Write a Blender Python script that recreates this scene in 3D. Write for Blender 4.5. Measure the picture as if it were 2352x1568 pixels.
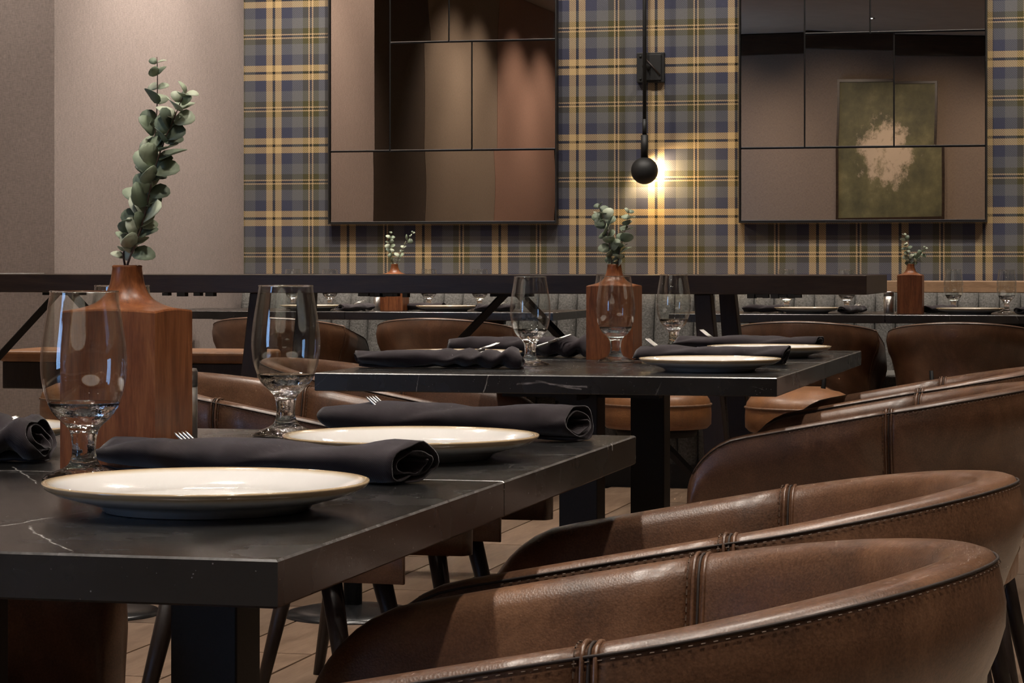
import bpy, math, random
from mathutils import Vector, Matrix, noise

# ------------------------------------------------------------------ camera, world, exposure
for o in list(bpy.data.objects):
    bpy.data.objects.remove(o)
sc = bpy.context.scene
COL = sc.collection
TH = math.atan(1424 / 5750.0)
cam_d = bpy.data.cameras.new('camera')
cam_d.sensor_width = 36.0
cam_d.lens = 5750.0 / 2352 * 36.0
cam_d.shift_y = -(784 - 605) / 2352.0
cam_d.clip_start = 0.05
cam_d.clip_end = 100
cam = bpy.data.objects.new('camera', cam_d)
COL.objects.link(cam)
cam.location = (0, 0, 0.945)
cam.rotation_euler = (math.pi / 2, 0, TH)
sc.camera = cam

world = bpy.data.worlds.new('world')
sc.world = world
world.use_nodes = True
world.node_tree.nodes['Background'].inputs[0].default_value = (0.55, 0.7, 1.0, 1)
world.node_tree.nodes['Background'].inputs[1].default_value = 0.3

sc.view_settings.view_transform = 'Standard'
sc.view_settings.look = 'None'
sc.view_settings.gamma = 1.0
sc.view_settings.exposure = 0.6
sc.view_settings.use_curve_mapping = False
sc.cycles.use_denoising = True
sc.cycles.max_bounces = 9
sc.cycles.transmission_bounces = 8
sc.cycles.transparent_max_bounces = 16
sc.cycles.glossy_bounces = 4
sc.cycles.diffuse_bounces = 2
sc.cycles.sample_clamp_indirect = 150.0
sc.cycles.use_adaptive_sampling = True
sc.cycles.adaptive_threshold = 0.045
sc.cycles.adaptive_min_samples = 16

CEIL = 3.25
WARM = (1.0, 0.91, 0.81)
# (x, y, watts, cone degrees): the recessed downlights of the room
DOWN = [
    (-0.97, 1.15, 30, 70), (-0.97, 1.95, 34, 60), (-0.97, 2.75, 34, 60), (-0.97, 4.35, 34, 60), (-0.97, 5.35, 34, 60),
    (0.12, 1.2, 34, 75), (0.12, 2.4, 34, 75), (0.12, 3.6, 34, 75), (0.12, 4.9, 34, 75), (0.12, 6.3, 34, 75),
    (-2.05, 3.9, 34, 75), (-2.05, 5.1, 34, 75), (-2.05, 6.4, 34, 75),
    (-3.3, 6.2, 34, 75), (-3.1, 8.2, 30, 80), (-1.9, 8.2, 30, 80), (-0.6, 8.2, 30, 80),
    (-3.45, 9.75, 26, 75), (-2.6, 9.75, 26, 75), (-1.75, 9.75, 26, 75), (-0.9, 9.75, 26, 75), (-0.05, 9.75, 26, 75),
    (-3.2, 4.2, 30, 80), (-3.6, 1.6, 30, 85), (-2.35, -1.6, 30, 80), (-0.5, -1.6, 30, 80), (1.4, 2.0, 30, 85), (1.4, 5.5, 30, 85),
]

def spot(name, loc, aim, watts, cone, blend=0.5, r=0.042, color=WARM):
    d = bpy.data.lights.new(name, 'SPOT')
    d.energy = watts
    d.spot_size = math.radians(cone)
    d.spot_blend = blend
    d.shadow_soft_size = r
    d.color = color
    o = bpy.data.objects.new(name, d)
    COL.objects.link(o)
    o.location = loc
    v = Vector(aim) - Vector(loc)
    o.rotation_euler = v.to_track_quat('-Z', 'Y').to_euler()
    return o

for (x, y, w, c) in DOWN:
    spot('downlight_beam', (x, y, CEIL - 0.03), (x, y, 0), w * 1.7, c)
# wall washers along the tartan wall and the fabric return wall
for x in (-3.75, -2.9, -2.05, -1.2, -0.35, 0.5):
    spot('wall_wash_fill', (x, 9.95, CEIL - 0.03), (x, 11.0, 1.5), 60, 80, 0.8)
spot('wall_wash_fill', (-3.1, 10.2, CEIL - 0.03), (-4.0, 10.2, 1.3), 120, 90, 0.8)
spot('wall_wash_fill', (-3.1, 9.2, CEIL - 0.03), (-4.0, 9.2, 1.3), 120, 90, 0.8)
spot('wall_wash_fill', (-4.45, 7.9, CEIL - 0.03), (-4.4, 8.9, 1.3), 90, 85, 0.8)  # added lamp, brightens the front face of the return wall
# added washers on left wall and painting wall, to brighten the mirror reflections
for y in (6.8, 6.0, 3.0, 2.2, 0.8, -0.2):
    spot('wall_wash_fill', (-4.2, y, CEIL - 0.03), (-5.2, y, 1.6), 75, 90, 0.8)
for x in (-4.0, -2.9, -1.8, -0.7):
    spot('wall_wash_fill', (x, -0.9, CEIL - 0.03), (x, -3.0, 1.75), 120, 62, 0.9)
# added upward strip on the right wall, unseen, to lift the ambient light
def fill_cove(loc, sx, sy, watts):
    d = bpy.data.lights.new('cove_fill_light', 'AREA')
    d.shape = 'RECTANGLE'; d.size = sx; d.size_y = sy; d.energy = watts; d.color = WARM
    o = bpy.data.objects.new('cove_fill_light', d)
    COL.objects.link(o); o.location = loc; o.rotation_euler = (math.pi, 0, 0)
fill_cove((2.9, 4.0, 2.80), 0.06, 12.0, 22)

# ------------------------------------------------------------------ helpers
def link(o, parent=None):
    COL.objects.link(o)
    if parent is not None:
        o.parent = parent
    return o

def tag(o, label=None, cat=None, group=None, kind=None):
    if label: o['label'] = label
    if cat: o['category'] = cat
    if group: o['group'] = group
    if kind: o['kind'] = kind
    return o

def empty(name, loc=(0, 0, 0), rz=0.0):
    o = bpy.data.objects.new(name, None)
    o.empty_display_size = 0.05
    COL.objects.link(o)
    o.location = loc
    o.rotation_euler = (0, 0, rz)
    return o

class MB:
    def __init__(self):
        self.v = []; self.f = []; self.m = []; self.s = []
    def add(self, vs, fs, mi=0, smooth=False, M=None):
        b = len(self.v)
        for p in vs:
            p = Vector(p)
            self.v.append(tuple(M @ p) if M is not None else tuple(p))
        for q in fs:
            self.f.append([b + i for i in q]); self.m.append(mi); self.s.append(smooth)
        return self
    def box(self, c, s, mi=0, M=None):
        x, y, z = (k / 2 for k in s)
        vs = [(c[0] + a * x, c[1] + b * y, c[2] + d * z) for d in (-1, 1) for b in (-1, 1) for a in (-1, 1)]
        fs = [(0, 2, 3, 1), (4, 5, 7, 6), (0, 1, 5, 4), (2, 6, 7, 3), (0, 4, 6, 2), (1, 3, 7, 5)]
        return self.add(vs, fs, mi, False, M)
    def lathe(self, prof, n=32, mi=0, M=None, closed=False, smooth=True):
        vs = []; fs = []
        for (r, z) in prof:
            for i in range(n):
                a = 2 * math.pi * i / n
                vs.append((r * math.cos(a), r * math.sin(a), z))
        k = len(prof)
        rng = range(k if closed else k - 1)
        for j in rng:
            j2 = (j + 1) % k
            for i in range(n):
                i2 = (i + 1) % n
                fs.append((j * n + i, j * n + i2, j2 * n + i2, j2 * n + i))
        return self.add(vs, fs, mi, smooth, M)
    def tube(self, pts, rad, n=8, mi=0, cap=True, smooth=True):
        pts = [Vector(p) for p in pts]
        k = len(pts)
        rr = rad if isinstance(rad, (list, tuple)) else [rad] * k
        vs = []; fs = []
        up = Vector((0.13, 0.21, 0.97))
        for i, p in enumerate(pts):
            t = (pts[min(i + 1, k - 1)] - pts[max(i - 1, 0)]).normalized()
            a = t.cross(up)
            if a.length < 1e-3: a = t.cross(Vector((1, 0, 0)))
            a.normalize(); b = t.cross(a)
            for q in range(n):
                w = 2 * math.pi * q / n
                vs.append(p + rr[i] * (math.cos(w) * a + math.sin(w) * b))
        for i in range(k - 1):
            for q in range(n):
                q2 = (q + 1) % n
                fs.append((i * n + q, i * n + q2, (i + 1) * n + q2, (i + 1) * n + q))
        if cap:
            fs.append(tuple(range(n))[::-1]); fs.append(tuple((k - 1) * n + q for q in range(n)))
        return self.add(vs, fs, mi, smooth)
    def mesh(self, name):
        me = bpy.data.meshes.new(name)
        me.from_pydata(self.v, [], self.f)
        me.polygons.foreach_set('material_index', self.m)
        me.polygons.foreach_set('use_smooth', self.s)
        me.update()
        return me
    def build(self, name, mats, parent=None, loc=None, bevel=0, seg=2, fixn=True):
        me = self.mesh(name)
        if fixn:
            import bmesh
            bm = bmesh.new(); bm.from_mesh(me)
            bmesh.ops.recalc_face_normals(bm, faces=bm.faces[:])
            bm.to_mesh(me); bm.free()
        for m in (mats if isinstance(mats, (list, tuple)) else [mats]):
            me.materials.append(m)
        o = link(bpy.data.objects.new(name, me), parent)
        if loc: o.location = loc
        if bevel:
            md = o.modifiers.new('bevel', 'BEVEL')
            md.width = bevel; md.segments = seg; md.limit_method = 'ANGLE'; md.angle_limit = math.radians(40)
        return o

def dup(o, parent=None, loc=None, rz=None):
    c = o.copy()
    COL.objects.link(c)
    c.parent = parent
    if loc is not None: c.location = loc
    if rz is not None: c.rotation_euler = (0, 0, rz)
    for ch in list(o.children):
        dup(ch, c)
    return c

def struct(o):
    o['kind'] = 'structure'
    return o

# ------------------------------------------------------------------ materials
def nmat(name):
    m = bpy.data.materials.new(name)
    m.use_nodes = True
    nt = m.node_tree
    b = nt.nodes['Principled BSDF']
    return m, nt, b

def N(nt, typ, **kw):
    n = nt.nodes.new(typ)
    for k, v in kw.items():
        if k.startswith('i_'):
            n.inputs[int(k[2:])].default_value = v
        else:
            setattr(n, k, v)
    return n

def L(nt, a, b):
    nt.links.new(a, b)

def ramp(nt, fac, stops, interp='LINEAR'):
    r = nt.nodes.new('ShaderNodeValToRGB')
    cr = r.color_ramp
    cr.interpolation = interp
    while len(cr.elements) > 1:
        cr.elements.remove(cr.elements[-1])
    cr.elements[0].position = stops[0][0]
    cr.elements[0].color = (*stops[0][1], 1)
    for p, c in stops[1:]:
        e = cr.elements.new(p)
        e.color = (*c, 1)
    L(nt, fac, r.inputs[0])
    return r.outputs[0]

def math_(nt, op, a, b=None, c=None, clamp=False):
    n = nt.nodes.new('ShaderNodeMath'); n.operation = op; n.use_clamp = clamp
    for i, x in enumerate((a, b, c)):
        if x is None: continue
        if isinstance(x, (int, float)): n.inputs[i].default_value = x
        else: L(nt, x, n.inputs[i])
    return n.outputs[0]

def mixc(nt, f, a, b, mode='MIX'):
    n = nt.nodes.new('ShaderNodeMix'); n.data_type = 'RGBA'; n.blend_type = mode
    for sck, x in ((n.inputs[0], f), (n.inputs[6], a), (n.inputs[7], b)):
        if isinstance(x, (int, float)): sck.default_value = x
        elif isinstance(x, tuple): sck.default_value = (*x, 1)
        else: L(nt, x, sck)
    return n.outputs[2]

def noise_(nt, vec, scale, detail=3, rough=0.55, dist=0.0):
    n = nt.nodes.new('ShaderNodeTexNoise')
    n.inputs['Scale'].default_value = scale
    n.inputs['Detail'].default_value = detail
    n.inputs['Roughness'].default_value = rough
    n.inputs['Distortion'].default_value = dist
    if vec is not None: L(nt, vec, n.inputs['Vector'])
    return n.outputs[0]

def mapping(nt, vec, scale=(1, 1, 1), rot=(0, 0, 0), loc=(0, 0, 0)):
    n = nt.nodes.new('ShaderNodeMapping')
    n.inputs['Scale'].default_value = scale
    n.inputs['Rotation'].default_value = rot
    n.inputs['Location'].default_value = loc
    L(nt, vec, n.inputs['Vector'])
    return n.outputs[0]

def bump(nt, b, h, strength=0.2, dist=0.001):
    n = nt.nodes.new('ShaderNodeBump')
    n.inputs['Strength'].default_value = strength
    n.inputs['Distance'].default_value = dist
    L(nt, h, n.inputs['Height'])
    L(nt, n.outputs[0], b.inputs['Normal'])

def objco(nt, rnd=True):
    t = nt.nodes.new('ShaderNodeTexCoord')
    if not rnd: return t.outputs['Object']
    oi = nt.nodes.new('ShaderNodeObjectInfo')
    va = nt.nodes.new('ShaderNodeVectorMath'); va.operation = 'ADD'
    sc_ = nt.nodes.new('ShaderNodeVectorMath'); sc_.operation = 'SCALE'; sc_.inputs['Scale'].default_value = 7.0
    cmb = nt.nodes.new('ShaderNodeCombineXYZ')
    for i in range(3): L(nt, oi.outputs['Random'], cmb.inputs[i])
    L(nt, cmb.outputs[0], sc_.inputs[0])
    L(nt, t.outputs['Object'], va.inputs[0]); L(nt, sc_.outputs[0], va.inputs[1])
    return va.outputs[0]

def plain(name, col, rough=0.5, metal=0.0, spec=0.5, nscale=40, var=0.12, bstr=0.0):
    m, nt, b = nmat(name)
    co = objco(nt)
    n = noise_(nt, co, nscale, 3)
    lo = tuple(c * (1 - var) for c in col); hi = tuple(min(1, c * (1 + var)) for c in col)
    L(nt, ramp(nt, n, [(0.3, lo), (0.7, hi)]), b.inputs['Base Color'])
    b.inputs['Roughness'].default_value = rough
    b.inputs['Metallic'].default_value = metal
    b.inputs['Specular IOR Level'].default_value = spec
    if bstr: bump(nt, b, n, bstr, 0.001)
    return m

def leather(name, dark, mid, light, rough=0.38):
    m, nt, b = nmat(name)
    co = objco(nt)
    big = noise_(nt, co, 7.0, 6, 0.65, 0.9)
    c = ramp(nt, big, [(0.28, dark), (0.5, mid), (0.72, light)])
    st = noise_(nt, mapping(nt, co, (34, 34, 6)), 1.0, 4, 0.6)
    c = mixc(nt, 0.35, c, ramp(nt, st, [(0.3, tuple(x * 0.45 for x in mid)), (0.7, tuple(x * 1.25 for x in mid))]))
    fine = noise_(nt, co, 420, 2, 0.5)
    c = mixc(nt, 0.16, c, ramp(nt, fine, [(0.35, tuple(x * 0.6 for x in mid)), (0.65, tuple(min(1, x * 1.5) for x in light))]))
    L(nt, c, b.inputs['Base Color'])
    L(nt, ramp(nt, big, [(0.3, (rough + 0.1,) * 3), (0.7, (rough - 0.04,) * 3)]), b.inputs['Roughness'])
    b.inputs['Specular IOR Level'].default_value = 0.55
    b.inputs['Coat Weight'].default_value = 0.18
    b.inputs['Coat Roughness'].default_value = 0.28
    vo = nt.nodes.new('ShaderNodeTexVoronoi'); vo.inputs['Scale'].default_value = 520
    L(nt, co, vo.inputs['Vector'])
    wr = noise_(nt, mapping(nt, co, (110, 110, 26)), 1.0, 4, 0.65, 0.5)
    h = math_(nt, 'ADD', math_(nt, 'MULTIPLY', vo.outputs[0], 0.5), math_(nt, 'MULTIPLY', wr, 0.9))
    bump(nt, b, h, 0.24, 0.001)
    return m

def woodmat(name, c1, c2, c3, axis='z', rough=0.4, scale=1.0, spec=0.4):
    m, nt, b = nmat(name)
    co = objco(nt)
    s = {'x': (1.5, 14, 14), 'y': (14, 1.5, 14), 'z': (14, 14, 1.5)}[axis]
    s = tuple(k * scale for k in s)
    n = noise_(nt, mapping(nt, co, s), 2.2, 6, 0.62, 1.2)
    f = noise_(nt, mapping(nt, co, tuple(k * 7 for k in s)), 3.0, 3, 0.6)
    c = ramp(nt, n, [(0.3, c1), (0.5, c2), (0.7, c3)])
    c = mixc(nt, 0.3, c, ramp(nt, f, [(0.35, tuple(k * 0.55 for k in c2)), (0.65, c3)]))
    L(nt, c, b.inputs['Base Color'])
    b.inputs['Roughness'].default_value = rough
    b.inputs['Specular IOR Level'].default_value = spec
    bump(nt, b, f, 0.12, 0.0006)
    return m

M = {}
M['leather'] = leather('brown_leather', (0.018, 0.0075, 0.004), (0.092, 0.041, 0.020), (0.215, 0.110, 0.060), 0.34)
M['seat_leather'] = leather('tan_leather', (0.10, 0.036, 0.011), (0.22, 0.09, 0.030), (0.32, 0.14, 0.052), 0.42)
M['piping'] = plain('piping_leather', (0.16, 0.085, 0.048), 0.4, var=0.3, nscale=90)
M['groove'] = plain('seam_groove_shade', (0.022, 0.012, 0.008), 0.7)  # dark tone stands in for the shade inside the seams
M['stitch'] = plain('stitch_thread', (0.085, 0.050, 0.030), 0.7)
M['darkleg'] = woodmat('dark_stained_wood', (0.010, 0.006, 0.005), (0.017, 0.010, 0.008), (0.03, 0.018, 0.013), 'z', 0.42)
M['blacksteel'] = plain('black_powder_coated_steel', (0.009, 0.009, 0.009), 0.55, 0.0, 0.35, 300, 0.2)
M['underside'] = plain('black_underside', (0.008, 0.007, 0.007), 0.8)
M['steel'] = plain('brushed_steel', (0.46, 0.44, 0.41), 0.33, 1.0, nscale=200, var=0.08)
M['barwood'] = woodmat('dark_bar_wood', (0.010, 0.005, 0.0025), (0.024, 0.0125, 0.007), (0.045, 0.026, 0.014), 'x', 0.33, 0.9, 0.45)
M['cherry'] = woodmat('cherry_wood', (0.075, 0.019, 0.005), (0.20, 0.060, 0.018), (0.32, 0.118, 0.042), 'z', 0.36, 2.0, 0.4)
M['railwood'] = woodmat('oak_rail', (0.17, 0.095, 0.05), (0.25, 0.15, 0.085), (0.31, 0.19, 0.11), 'x', 0.45, 1.0)
M['stem'] = plain('stem_bark', (0.10, 0.058, 0.045), 0.7)
M['ceiling'] = plain('ceiling_paint', (0.36, 0.29, 0.22), 0.8, nscale=6, var=0.05)

def fabric(name, col, weave=900, var=0.10, bs=0.25, rough=0.9):
    m, nt, b = nmat(name)
    g = nt.nodes.new('ShaderNodeNewGeometry')
    p = g.outputs['Position']
    a = noise_(nt, mapping(nt, p, (weave * 0.12, weave * 0.12, weave * 0.9)), 1.0, 2)
    c = noise_(nt, mapping(nt, p, (weave * 0.9, weave * 0.9, weave * 0.12)), 1.0, 2)
    h = math_(nt, 'ADD', a, c)
    big = noise_(nt, p, 2.0, 2)
    lo = tuple(k * (1 - 2.2 * var) for k in col); hi = tuple(min(1, k * (1 + 2.2 * var)) for k in col)
    cc = ramp(nt, math_(nt, 'MULTIPLY', h, 0.5), [(0.34, lo), (0.66, hi)])
    L(nt, cc, b.inputs['Base Color'])
    b.inputs['Roughness'].default_value = rough
    b.inputs['Specular IOR Level'].default_value = 0.15
    bump(nt, b, h, bs, 0.001)
    return m

M['linen'] = fabric('taupe_linen_wallcovering', (0.25, 0.205, 0.186), 420, 0.10, 0.2)
M['linen_dark'] = fabric('umber_wallcovering', (0.085, 0.066, 0.052), 420)
M['linen_olive'] = fabric('olive_grey_wallcovering', (0.22, 0.175, 0.135), 420)
M['linen_rose'] = fabric('rose_brown_wallcovering', (0.27, 0.165, 0.125), 420)
M['linen_back'] = fabric('brown_wallcovering', (0.20, 0.155, 0.12), 420)
def boucle():
    m, nt, b = nmat('grey_boucle')
    co = objco(nt)
    n = noise_(nt, co, 130, 3, 0.6)
    L(nt, ramp(nt, n, [(0.3, (0.055, 0.052, 0.048)), (0.7, (0.125, 0.12, 0.112))]), b.inputs['Base Color'])
    b.inputs['Roughness'].default_value = 0.95
    b.inputs['Specular IOR Level'].default_value = 0.1
    bump(nt, b, n, 0.7, 0.004)
    return m
M['boucle'] = boucle()

def tartan():
    m, nt, b = nmat('tartan_wallcovering')
    g = nt.nodes.new('ShaderNodeNewGeometry')
    s = nt.nodes.new('ShaderNodeSeparateXYZ'); L(nt, g.outputs['Position'], s.inputs[0])
    BE = (0.45, 0.315, 0.155); BK = (0.016, 0.016, 0.014); NV = (0.044, 0.046, 0.074)
    GR = (0.115, 0.113, 0.114); OL = (0.062, 0.056, 0.024); TH_ = (0.44, 0.31, 0.17)
    stops = [(0, BK), (0.017, BE), (0.104, NV), (0.25, GR), (0.392, OL), (0.468, TH_), (0.486, BK), (0.514, TH_), (0.532, OL),
             (0.608, GR), (0.75, NV), (0.896, BE), (0.983, BK)]
    fx = math_(nt, 'FRACT', math_(nt, 'DIVIDE', math_(nt, 'ADD', s.outputs[0], 3.862 + 36.0), 0.360))
    fz = math_(nt, 'FRACT', math_(nt, 'DIVIDE', math_(nt, 'ADD', s.outputs[2], 33.7 - 1.490), 0.337))
    cx = ramp(nt, fx, stops, 'CONSTANT'); cz = ramp(nt, fz, stops, 'CONSTANT')
    d = math_(nt, 'ADD', s.outputs[0], s.outputs[2])
    w = math_(nt, 'SINE', math_(nt, 'MULTIPLY', d, 2 * math.pi / 0.0095))
    w = math_(nt, 'MULTIPLY_ADD', w, 0.32, 0.5)
    c = mixc(nt, w, cx, cz)
    fine = noise_(nt, g.outputs['Position'], 260, 2)
    c = mixc(nt, 0.35, c, ramp(nt, fine, [(0.3, (0.35, 0.35, 0.35)), (0.7, (1, 1, 1))]), 'MULTIPLY')
    L(nt, c, b.inputs['Base Color'])
    b.inputs['Roughness'].default_value = 0.85
    b.inputs['Specular IOR Level'].default_value = 0.2
    bump(nt, b, fine, 0.2, 0.001)
    return m
M['tartan'] = tartan()

def marble(edge=False):
    m, nt, b = nmat('black_marble_edge' if edge else 'black_marble')
    g = nt.nodes.new('ShaderNodeNewGeometry')
    p = g.outputs['Position']
    dn = nt.nodes.new('ShaderNodeTexNoise'); dn.inputs['Scale'].default_value = 22; dn.inputs['Detail'].default_value = 4
    L(nt, p, dn.inputs['Vector'])
    sub = nt.nodes.new('ShaderNodeVectorMath'); sub.operation = 'SUBTRACT'; sub.inputs[1].default_value = (0.5, 0.5, 0.5)
    L(nt, dn.outputs['Color'], sub.inputs[0])
    scl = nt.nodes.new('ShaderNodeVectorMath'); scl.operation = 'SCALE'; scl.inputs['Scale'].default_value = 0.016
    L(nt, sub.outputs[0], scl.inputs[0])
    add = nt.nodes.new('ShaderNodeVectorMath'); add.operation = 'ADD'
    L(nt, p, add.inputs[0]); L(nt, scl.outputs[0], add.inputs[1])
    q = add.outputs[0]
    def flat(msk_):
        mu = nt.nodes.new('ShaderNodeVectorMath'); mu.operation = 'MULTIPLY'; mu.inputs[1].default_value = msk_
        L(nt, scl.outputs[0], mu.inputs[0])
        ad = nt.nodes.new('ShaderNodeVectorMath'); ad.operation = 'ADD'
        L(nt, p, ad.inputs[0]); L(nt, mu.outputs[0], ad.inputs[1])
        return ad.outputs[0]
    qt = flat((1, 1, 0)); qf = flat((1, 0, 1))
    vo = nt.nodes.new('ShaderNodeTexVoronoi'); vo.feature = 'DISTANCE_TO_EDGE'; vo.inputs['Scale'].default_value = 3.1
    L(nt, q, vo.inputs['Vector'])
    v1 = math_(nt, 'SUBTRACT', 1.0, math_(nt, 'DIVIDE', vo.outputs['Distance'], 0.0035), clamp=True)
    msk = ramp(nt, noise_(nt, p, 6.0, 2), [(0.55, (0, 0, 0)), (0.66, (0.5, 0.5, 0.5))])
    v1 = math_(nt, 'MULTIPLY', v1, msk)
    # the strong veins of the front table top and the far table's front edge
    segs = [((-0.86, 1.65, 0.75), (-0.817, 1.716, 0.75), 0.0012), ((-0.817, 1.716, 0.75), (-0.797, 1.83, 0.75), 0.0012),
            ((-0.798, 1.721, 0.75), (-0.7546, 1.655, 0.75), 0.0010), ((-0.7546, 1.655, 0.75), (-0.702, 1.578, 0.75), 0.0010), ((-1.04, 2.215, 0.75), (-0.943, 2.053, 0.75), 0.0008),
            ((-1.095, 4.255, 0.752), (-1.105, 4.255, 0.716), 0.0010), ((-1.045, 4.255, 0.735), (-0.92, 4.255, 0.733), 0.0014),
            ((-1.01, 4.255, 0.737), (-0.93, 4.255, 0.728), 0.0012), ((-1.22, 4.255, 0.752), (-1.23, 4.255, 0.716), 0.0007),
            ((-0.546, 2.655, 0.751), (-0.546, 2.656, 0.744), 0.0022), ((-0.546, 2.635, 0.751), (-0.546, 2.634, 0.746), 0.0012), ((-0.90, 2.36, 0.75), (-0.55, 2.50, 0.75), 0.0006), ((-1.02, 2.10, 0.75), (-0.99, 1.98, 0.75), 0.0009)]
    tot = v1
    for a, c_, wd in segs:
        A = Vector(a); Bv = Vector(c_); AB = Bv - A
        pa = nt.nodes.new('ShaderNodeVectorMath'); pa.operation = 'SUBTRACT'; L(nt, qf if abs(a[1] - 4.255) < .01 else qt, pa.inputs[0]); pa.inputs[1].default_value = A
        dt = nt.nodes.new('ShaderNodeVectorMath'); dt.operation = 'DOT_PRODUCT'; L(nt, pa.outputs[0], dt.inputs[0]); dt.inputs[1].default_value = AB / AB.dot(AB)
        t = math_(nt, 'MAXIMUM', math_(nt, 'MINIMUM', dt.outputs['Value'], 1.0), 0.0)
        pr = nt.nodes.new('ShaderNodeVectorMath'); pr.operation = 'SCALE'; pr.inputs[0].default_value = AB; L(nt, t, pr.inputs['Scale'])
        df = nt.nodes.new('ShaderNodeVectorMath'); df.operation = 'DISTANCE'; L(nt, pa.outputs[0], df.inputs[0]); L(nt, pr.outputs[0], df.inputs[1])
        # distance beyond the stone's own wobble in height is ignored
        tot = math_(nt, 'MAXIMUM', tot, math_(nt, 'SUBTRACT', 1.0, math_(nt, 'DIVIDE', df.outputs['Value'], wd * 1.6), clamp=True))
    base = ramp(nt, noise_(nt, p, 14, 4), [(0.35, (0.0035, 0.0035, 0.0035)), (0.7, (0.008, 0.0078, 0.0078))])
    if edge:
        base = ramp(nt, noise_(nt, p, 90, 3), [(0.3, (0.05, 0.047, 0.045)), (0.7, (0.14, 0.13, 0.125))])  # worn chamfer, with its edge highlight painted in as paler grey
    vc = ramp(nt, noise_(nt, p, 60, 2), [(0.35, (0.12, 0.115, 0.11)), (0.65, (0.42, 0.40, 0.38))])
    c = mixc(nt, tot, base, vc)
    sp = nt.nodes.new('ShaderNodeTexVoronoi'); sp.inputs['Scale'].default_value = 260; L(nt, p, sp.inputs['Vector'])
    spk = math_(nt, 'MULTIPLY', math_(nt, 'LESS_THAN', sp.outputs['Distance'], 0.16), ramp(nt, noise_(nt, p, 150, 2), [(0.60, (0, 0, 0)), (0.66, (0.55, 0.55, 0.55))]))
    c = mixc(nt, spk, c, (0.35, 0.33, 0.31))
    L(nt, c, b.inputs['Base Color'])
    rr = ramp(nt, noise_(nt, p, 9, 4), [(0.3, (0.20,) * 3), (0.7, (0.30,) * 3)])
    L(nt, rr, b.inputs['Roughness'])
    b.inputs['Specular IOR Level'].default_value = 0.85
    bump(nt, b, noise_(nt, p, 900, 2), 0.03, 0.0005)
    return m
M['marble'] = marble(); M['marble_edge'] = marble(True)

def napkin_mat():
    m, nt, b = nmat('black_plum_napkin_cloth')
    co = objco(nt)
    w = nt.nodes.new('ShaderNodeTexWave'); w.inputs['Scale'].default_value = 330; w.bands_direction = 'DIAGONAL'; w.inputs['Distortion'].default_value = 1.5
    L(nt, co, w.inputs['Vector'])
    n = noise_(nt, co, 30, 4)
    c = ramp(nt, n, [(0.3, (0.017, 0.0125, 0.0145)), (0.7, (0.034, 0.026, 0.030))])
    c = mixc(nt, 0.25, c, ramp(nt, w.outputs[0], [(0.2, (0.012, 0.009, 0.010)), (0.8, (0.06, 0.048, 0.052))]))
    L(nt, c, b.inputs['Base Color'])
    b.inputs['Roughness'].default_value = 0.95
    b.inputs['Specular IOR Level'].default_value = 0.1
    b.inputs['Sheen Weight'].default_value = 0.25
    b.inputs['Sheen Roughness'].default_value = 0.5
    bump(nt, b, w.outputs[0], 0.15, 0.0006)
    return m
M['napkin'] = napkin_mat()

def plate_mat():
    m, nt, b = nmat('cream_glazed_stoneware')
    t = nt.nodes.new('ShaderNodeTexCoord')
    s = nt.nodes.new('ShaderNodeSeparateXYZ'); L(nt, t.outputs['Object'], s.inputs[0])
    r = math_(nt, 'SQRT', math_(nt, 'ADD', math_(nt, 'MULTIPLY', s.outputs[0], s.outputs[0]), math_(nt, 'MULTIPLY', s.outputs[1], s.outputs[1])))
    n = noise_(nt, t.outputs['Object'], 60, 3)
    r2 = math_(nt, 'ADD', r, math_(nt, 'MULTIPLY_ADD', n, 0.002, -0.001))
    c = ramp(nt, math_(nt, 'MULTIPLY', r2, 5.0), [(0.0, (0.66, 0.645, 0.62)), (0.60, (0.68, 0.665, 0.64)), (0.622, (0.58, 0.49, 0.36)), (0.634, (0.42, 0.29, 0.16)), (0.648, (0.50, 0.38, 0.24))])
    L(nt, c, b.inputs['Base Color'])
    b.inputs['Roughness'].default_value = 0.12
    b.inputs['Specular IOR Level'].default_value = 0.55
    b.inputs['Coat Weight'].default_value = 0.3
    bump(nt, b, noise_(nt, t.outputs['Object'], 25, 2), 0.05, 0.001)
    return m
M['plate'] = plate_mat()

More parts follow.
